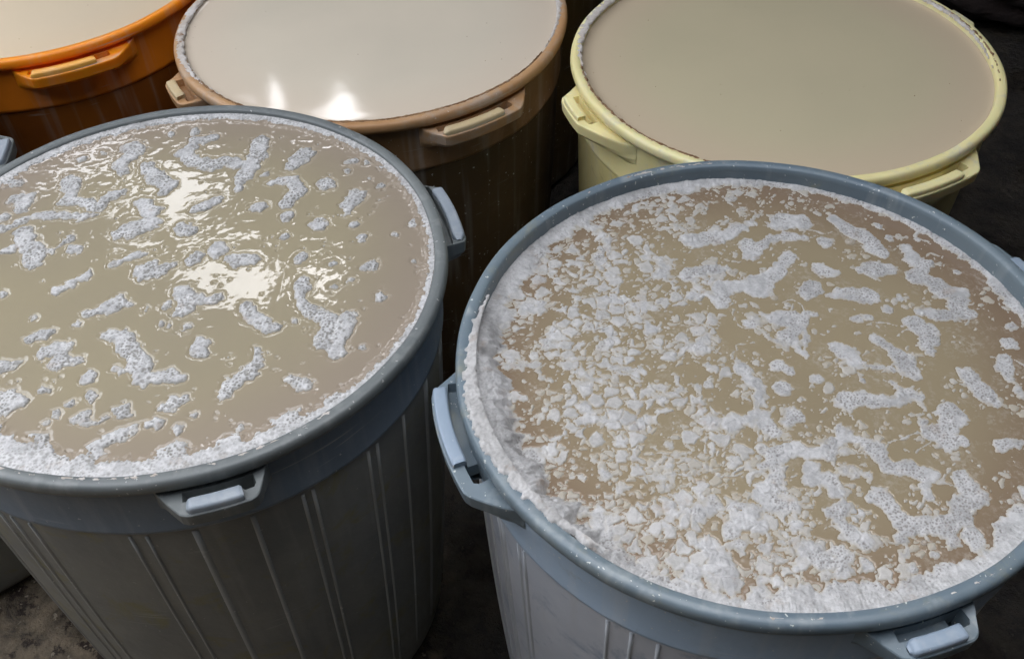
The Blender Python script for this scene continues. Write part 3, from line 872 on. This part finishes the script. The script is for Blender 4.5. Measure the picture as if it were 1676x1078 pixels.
# ---- right bin: dry crusty foam, floes at the left, lacy drifts at the right
def right_liquid():
    B = BR; g = .00072; zl = B.fill
    root = liquid_root(B, "brown liquid under a crust of fuzzy white foam floes with drifts at right", zl)
    n = int(2 * .29 / g)
    ax = (np.arange(n) - n / 2) * g
    X, Y = np.meshgrid(ax, ax, indexing='ij')
    Rad = np.hypot(X, Y); T = np.arctan2(Y, X); RI = rim_r(B, T) * .947
    deg = np.degrees(T)
    S = stroke_field(X, Y, R_PATCHES, g) + .0010 + fbm(X * 70, Y * 70, 2, 3) * .0065 + fbm(X * 220, Y * 220, 6, 3) * .0022
    # ring at the wall
    w = np.interp(deg, [-180, -160, -140, -128, -118, -105, -95, -80, -60, -40, -25, -10, 10, 30, 60, 85, 110, 140, 160, 180],
                  [.028, .031, .027, .020, .016, .020, .034, .022, .017, .020, .012, .010, .012, .008, .007, .011, .015, .018, .022, .028])
    w = w * (1 + .7 * fbm(T * 14, Rad * 10, 5, 3)) + .003 * fbm(T * 50, Rad * 0, 8, 2)
    Sr = Rad - (RI - w) + fbm(X * 90, Y * 90, 12, 2) * .004
    # floes
    wxx = X + fbm(X * 60, Y * 60, 61, 3) * .006; wyy = Y + fbm(X * 60, Y * 60, 71, 3) * .006
    dens = sstep(.10, -.10, X + .2 * Y + .05 * fbm(X * 9, Y * 9, 81, 2)) 
    dens = np.maximum(dens, .75 * sstep(.06, .24, Y + .1 * fbm(X * 8, Y * 8, 4, 2)) * sstep(.12, .0, X))
    dens = np.maximum(dens, .45 * sstep(-.10, -.2, Y) * sstep(.12, -.02, X))
    dens = np.clip(dens, 0, 1)
    drift = fbm(X * 26, Y * 26, 91, 2)
    wxx = X + fbm(X * 95, Y * 95, 61, 2) * .0046; wyy = Y + fbm(X * 95, Y * 95, 71, 2) * .0046
    edge = fbm(X * 330, Y * 330, 110, 2)
    def floes(cs, seed, cover, gap, rad, sx=1.0):
        f1, f2, fid = worley(wxx * sx / cs + seed, wyy / cs, seed)
        keep = fid < cover
        S_ = np.where(keep, np.minimum((f2 - f1 - gap) * .6, rad + .22 * ((fid * 313) % 1) - f1) * cs, -.01)
        return S_, keep & (f2 - f1 < gap + .2), fid, f2 - f1
    big = sstep(.0, .5, dens)
    Sf, near1, fid, fd = floes(.0145, 101, (-.02 + .46 * dens + 1.3 * drift) * big, .09 + .16 * (1 - dens), .37 + .15 * dens)
    Sm, near2, fid2, fd2 = floes(.0080, 131, -.01 + .48 * dens + 1.1 * drift, .13, .33 + .10 * dens, .85)
    Sm = np.where(Sf > -.0009, -.01, Sm)
    Sk, near3, fid3, fd3 = floes(.0043, 151, .05 + .40 * dens + .7 * drift, .12, .20)
    Sk = np.where((Sf > -.0007) | (Sm > -.0006), -.01, Sk)
    Ss = np.maximum(Sm, Sk)
    Sf = Sf + edge * .0008 + fbm(X * 170, Y * 170, 115, 2) * .0016; Ss = Ss + edge * .0004
    f1 = f2 = fd
    lace = (.055 - np.abs(fbm(X * 24 + 3, Y * 30, 171, 2))) * .03 + fbm(X * 160, Y * 160, 175, 3) * .0022
    lace = np.where(fbm(X * 13, Y * 13, 181, 2) > .22, lace, -.01)
    S = np.maximum(S, np.where(X > -.12, lace - .0009, -.01))
    # thick lumps merging the floes in the densest belt
    lump = (fbm(X * 34, Y * 34, 191, 3) + dens * .22 - .38) * .012 
    lump = np.where(dens > .25, lump + fbm(X * 120, Y * 120, 17, 3) * .004, -.01)
    thick = np.maximum(np.maximum(S, Sr), lump)
    crack1 = np.where(fd < .045 * (1 + fbm(X * 40, Y * 40, 33)), 1.0, 0.0) * sstep(.3, .6, dens) * (fbm(X * 20, Y * 20, 35) > .05)
    thick2 = np.where((crack1 > 0) & (S < 0) & (Sr < -.03), -.001, thick)
    S_all = np.maximum(np.maximum(thick2, Sf), Ss)
    bs = .0026
    b1, b2, bid = worley(X / bs, Y / bs, 11, .85)
    bub = sstep(.0, .25, fbm(X * 30, Y * 30, 7, 2) + .35 * sstep(-.05, .1, X)) * np.maximum(sstep(.001, .003, thick2), .8 * sstep(.001, .002, Sf) * (fbm(X * 45, Y * 45, 9, 2) > .1))
    bub = bub * np.where(Sr > .006, .35, 1)
    pit = (1 - sstep(.10 + .28 * bid ** 2, .26 + .28 * bid ** 2, b1)) * bub
    fuzz = fbm(X * 420, Y * 420, 201, 3)
    body = np.clip(thick2 / .005, 0, 1) ** .6
    flake = np.clip(np.maximum(Sf, Ss) / .0012, 0, 1)
    fine = fbm(X * 150, Y * 150, 301, 3)
    H = .0007 * flake + .0008 * body + .00025 * fuzz * (.3 + body) + .00035 * fine * body - .0007 * pit
    wall = np.clip(Sr / .02, 0, 1)
    climb = np.interp(deg, [-180, -175, -135, -122, 165, 172, 180], [1, 1, 1, 0, 0, 1, 1]) * np.clip(1 - (np.clip(RI - Rad, 0, 1) / .045) ** 1.15, 0, 1) * sstep(-.001, .014, Sr)
    streak = fbm(T * 260, Rad * 45, 401, 3)
    H = H + wall * (.0022 + .0008 * streak) + climb * (.0120 + .0006 * streak)
    H = np.maximum(H, .0005) * (.45 + .55 * np.clip(S_all / .0015, 0, 1))
    Z = np.where(S_all > 0, H, -.0004)
    thin = np.clip(1.0 - body * 1.4, 0, 1) * (.55 + .45 * ((fid * 77) % 1)) * (1 - .75 * dens * np.clip(Sf / .001, 0, 1))
    thin = np.maximum(thin, .85 * (1 - np.clip(S_all / .0018, 0, 1)))
    emit_foam(root, X, Y, Z, S_all, pit * .8, np.clip(thin, 0, 1), M['foam_dry'], Rad < RI + .0012, zl, "foam_floe")
    z = np.where(S_all > .0002, -.0008, .0002 * np.exp(np.clip(S_all, -.03, 0) / .0012))
    ins = Rad < RI + .0022
    k = 2
    xs, ys, zs, is_ = X[::k, ::k], Y[::k, ::k], z[::k, ::k], ins[::k, ::k]
    cell = is_[:-1, :-1] & is_[1:, :-1] & is_[:-1, 1:] & is_[1:, 1:]
    I, J = np.nonzero(cell); ny = xs.shape[1]
    F = np.stack([I * ny + J, (I + 1) * ny + J, (I + 1) * ny + J + 1, I * ny + J + 1], 1)
    used, iv = np.unique(F, return_inverse=True)
    mesh_np("liquid_surface", np.stack([xs.ravel()[used], ys.ravel()[used], zs.ravel()[used]], 1), iv.reshape(F.shape), M['liq_R'], root)
    bubbles(root, [(87.5, -199.8, 2.9), (-35.7, -209.6, 5.7), (-47.4, -212.7, 3.8), (175.7, -161.7, 5.0), (135.1, -173.7, 3.3), (124.6, 153.2, 5.5), (138.8, -7.9, 4.9), (29.5, 74.7, 4.0), (17.1, -91.0, 2.8)])
    return root
rootR = right_liquid()

for B, lab, mt in ((BT, "smooth pale milky liquid reflecting a white patch of sky", 'liq_T'), (BY, "smooth dull beige liquid in the pale yellow bin", 'liq_Y'), (BO, "bright cream liquid inside the orange bin", 'liq_O'),
                   (BN, "cloudy liquid of the dark bin at the left edge", 'liq_L'), (BU, "cloudy liquid of the shadowed amber bin at the back", 'liq_Y')):
    rt = liquid_root(B, lab, B.fill)
    disc_surface(B, rt, M[mt])
    rng = np.random.default_rng(len(lab)); V = []; F = []
    for k in range(26):                      # a few dust specks and lone bubbles afloat
        a = rng.uniform(0, 2 * np.pi); q = .262 * math.sqrt(rng.uniform(.02, 1)) ** .6; s_ = rng.uniform(.0003, .0007)
        c_ = len(V); V.append((q * math.cos(a), q * math.sin(a), .0008 + s_ * .4))
        for j in range(7):
            t_ = j / 7 * 2 * math.pi; e_ = s_ * rng.uniform(.6, 1.3)
            V.append((q * math.cos(a) + e_ * math.cos(t_), q * math.sin(a) + e_ * math.sin(t_), 0))
            F.append((c_, c_ + 1 + j, c_ + 1 + (j + 1) % 7))
    tag(mesh_np("floating_specks", V, F, M['crust_brown' if k % 2 else 'crust_white'], rt), kind='stuff')

# ---- dried residue lying over the rims
def crust(B, parent, name, az0, az1, r0, r1, mat, thick=.002, edge_amp=.006, seed=1, streak=0.0, cover=.0, zoff=0.0, attrs=None, label=None):
    nt = int(abs(az1 - az0) / 360 * 2 * math.pi * B.R / .0011); nr = max(10, int((r1 - r0) * B.R / .0009))
    az = np.radians(np.linspace(az0, az1, nt)); rr = np.linspace(r0, r1, nr)
    T, Q = np.meshgrid(az, rr, indexing='ij')
    s = (Q - r0) / (r1 - r0)
    endf = np.minimum(1, np.minimum(T - az.min(), az.max() - T) / .5) * (1 + .5 * fbm(T * 22, T * 0 + seed + 9, seed, 3) * (np.minimum(T - az.min(), az.max() - T) < .5))
    lim = .75 + edge_amp / .006 * .33 * fbm(T * 40, T * 0 + seed, seed, 4)
    inner = .06 + .12 * fbm(T * 50, T * 0 + seed + 4, seed + 3, 3) - (.4 if zoff else 0)
    S = np.minimum(lim * endf - s, s - inner)
    S = S + .35 * fbm(T * B.R * 90, Q * B.R * 90, seed + 7, 3) - cover
    # follow the lip
    prof_r = [.90, .9471, .950, .953, .958, .988, .996, 1.0, 1.0012]; prof_z = [-.075, -.02, -.006, -.0018, 0, .0004, -.0012, -.004, -.009]
    base = np.interp(Q, prof_r, prof_z)
    base = np.maximum(base, zoff)
    if zoff: base = np.maximum(base, np.interp(Q, [r0, .957], [zoff, .0005]))
    tex = fbm(T * B.R * 400, Q * B.R * 400, seed + 11, 3)
    st = fbm(T * 230, Q * 30, seed + 15, 3)
    H = thick * (np.clip(S / .25, 0, 1) ** .5) * (1 + .6 * tex + streak * st) 
    V = B.P(T, Q, base) - np.array([0, 0, 0])
    V[..., 2] += np.where(S > 0, H, -.0015) - (0 if parent is B.root else (B.z + B.fill))
    cell = (S[:-1, :-1] > 0) | (S[1:, :-1] > 0) | (S[:-1, 1:] > 0) | (S[1:, 1:] > 0)
    I, J = np.nonzero(cell)
    F = np.stack([I * nr + J, (I + 1) * nr + J, (I + 1) * nr + J + 1, I * nr + J + 1], 1)
    used, iv = np.unique(F, return_inverse=True)
    o = mesh_np(name, V.reshape(-1, 3)[used], iv.reshape(F.shape), mat, parent, attrs={"pit": np.zeros(len(used)), "thin": np.full(len(used), .1)})
    if label: tag(o, label=label)
    if name == 'stain_line': tag(o, kind='stuff')
    return o
crust(BR, rootR, "foam_crust", -196, -128, .932, .988, M['foam_dry'], thick=.0020, seed=3, streak=.35, cover=-.2, label="ridged foam crust piled over the lip")
crust(BT, BT.root, "dried_residue", 95, 228, .945, 1.0, M['crust_white'], thick=.0012, seed=11, cover=.0)
crust(BT, BT.root, "dried_residue", -25, 60, .944, .985, M['crust_white'], thick=.001, seed=17, cover=.02)
crust(BY, BY.root, "dried_residue", 110, 188, .945, 1.0, M['crust_white'], thick=.001, seed=21, cover=.0)
crust(BY, BY.root, "dried_residue", -12, 62, .944, .985, M['crust_white'], thick=.001, seed=27, cover=.05)
crust(BY, BY.root, "stain_line", 160, 268, .946, .974, M['crust_brown'], thick=.0010, seed=31, cover=.17)
crust(BY, BY.root, "stain_line", -30, 70, .960, .984, M['crust_brown'], thick=.0010, seed=37, cover=.16)
crust(BT, BT.root, "stain_line", 195, 345, .946, .968, M['crust_brown'], thick=.0008, seed=38, cover=.05)
tag(crust(BL, BL.root, "dried_residue", -150, -20, .948, .99, M['crust_white'], thick=.0006, seed=41, cover=.30), kind="stuff")
tag(crust(BR, BR.root, "dried_residue", 60, 140, .955, 1.0, M['crust_white'], thick=.0007, seed=47, cover=.34), kind="stuff")
tag(crust(BR, BR.root, "dried_residue", -130, 20, .955, 1.0, M['crust_white'], thick=.0006, seed=49, cover=.40), kind="stuff")

# ------------------------------------------------------------------ things on the floor
def lump_mesh(name, c, sx, sy, sz, seed, mat, amp=.12, label=None, cat=None):
    nu, nv = 48, 24
    V = []
    u = np.linspace(0, 2 * np.pi, nu, endpoint=False); v = np.linspace(-np.pi / 2 * .98, np.pi / 2 * .98, nv)
    U, W_ = np.meshgrid(u, v, indexing='ij')
    x = np.cos(W_) * np.cos(U); y = np.cos(W_) * np.sin(U); z = np.sin(W_)
    k = 1 + amp * fbm(x * 2.3 + z * 1.7 + seed, y * 2.3 - z * 1.3, seed, 4)
    V = np.stack([c[0] + x * k * sx, c[1] + y * k * sy, np.maximum(c[2] + z * k * sz, -.012)], -1).reshape(-1, 3)
    F = grid_faces(nu, nv, True)
    o = mesh_np(name, V - np.array([c[0], c[1], 0]), F, mat); o.location = (c[0], c[1], 0)
    return tag(o, label, cat)
lump_mesh("cloth_sack", (1.45, 2.42, .10), .42, .24, .14, 5, M['sack'], .3, "dark brown cloth sack slumped on the floor, top right corner", "sack")
lump_mesh("stone", (-.595, .40, .0), .022, .018, .012, 8, M['stone'], .3, "small grey stone on the floor against the left bin's foot", "stone")
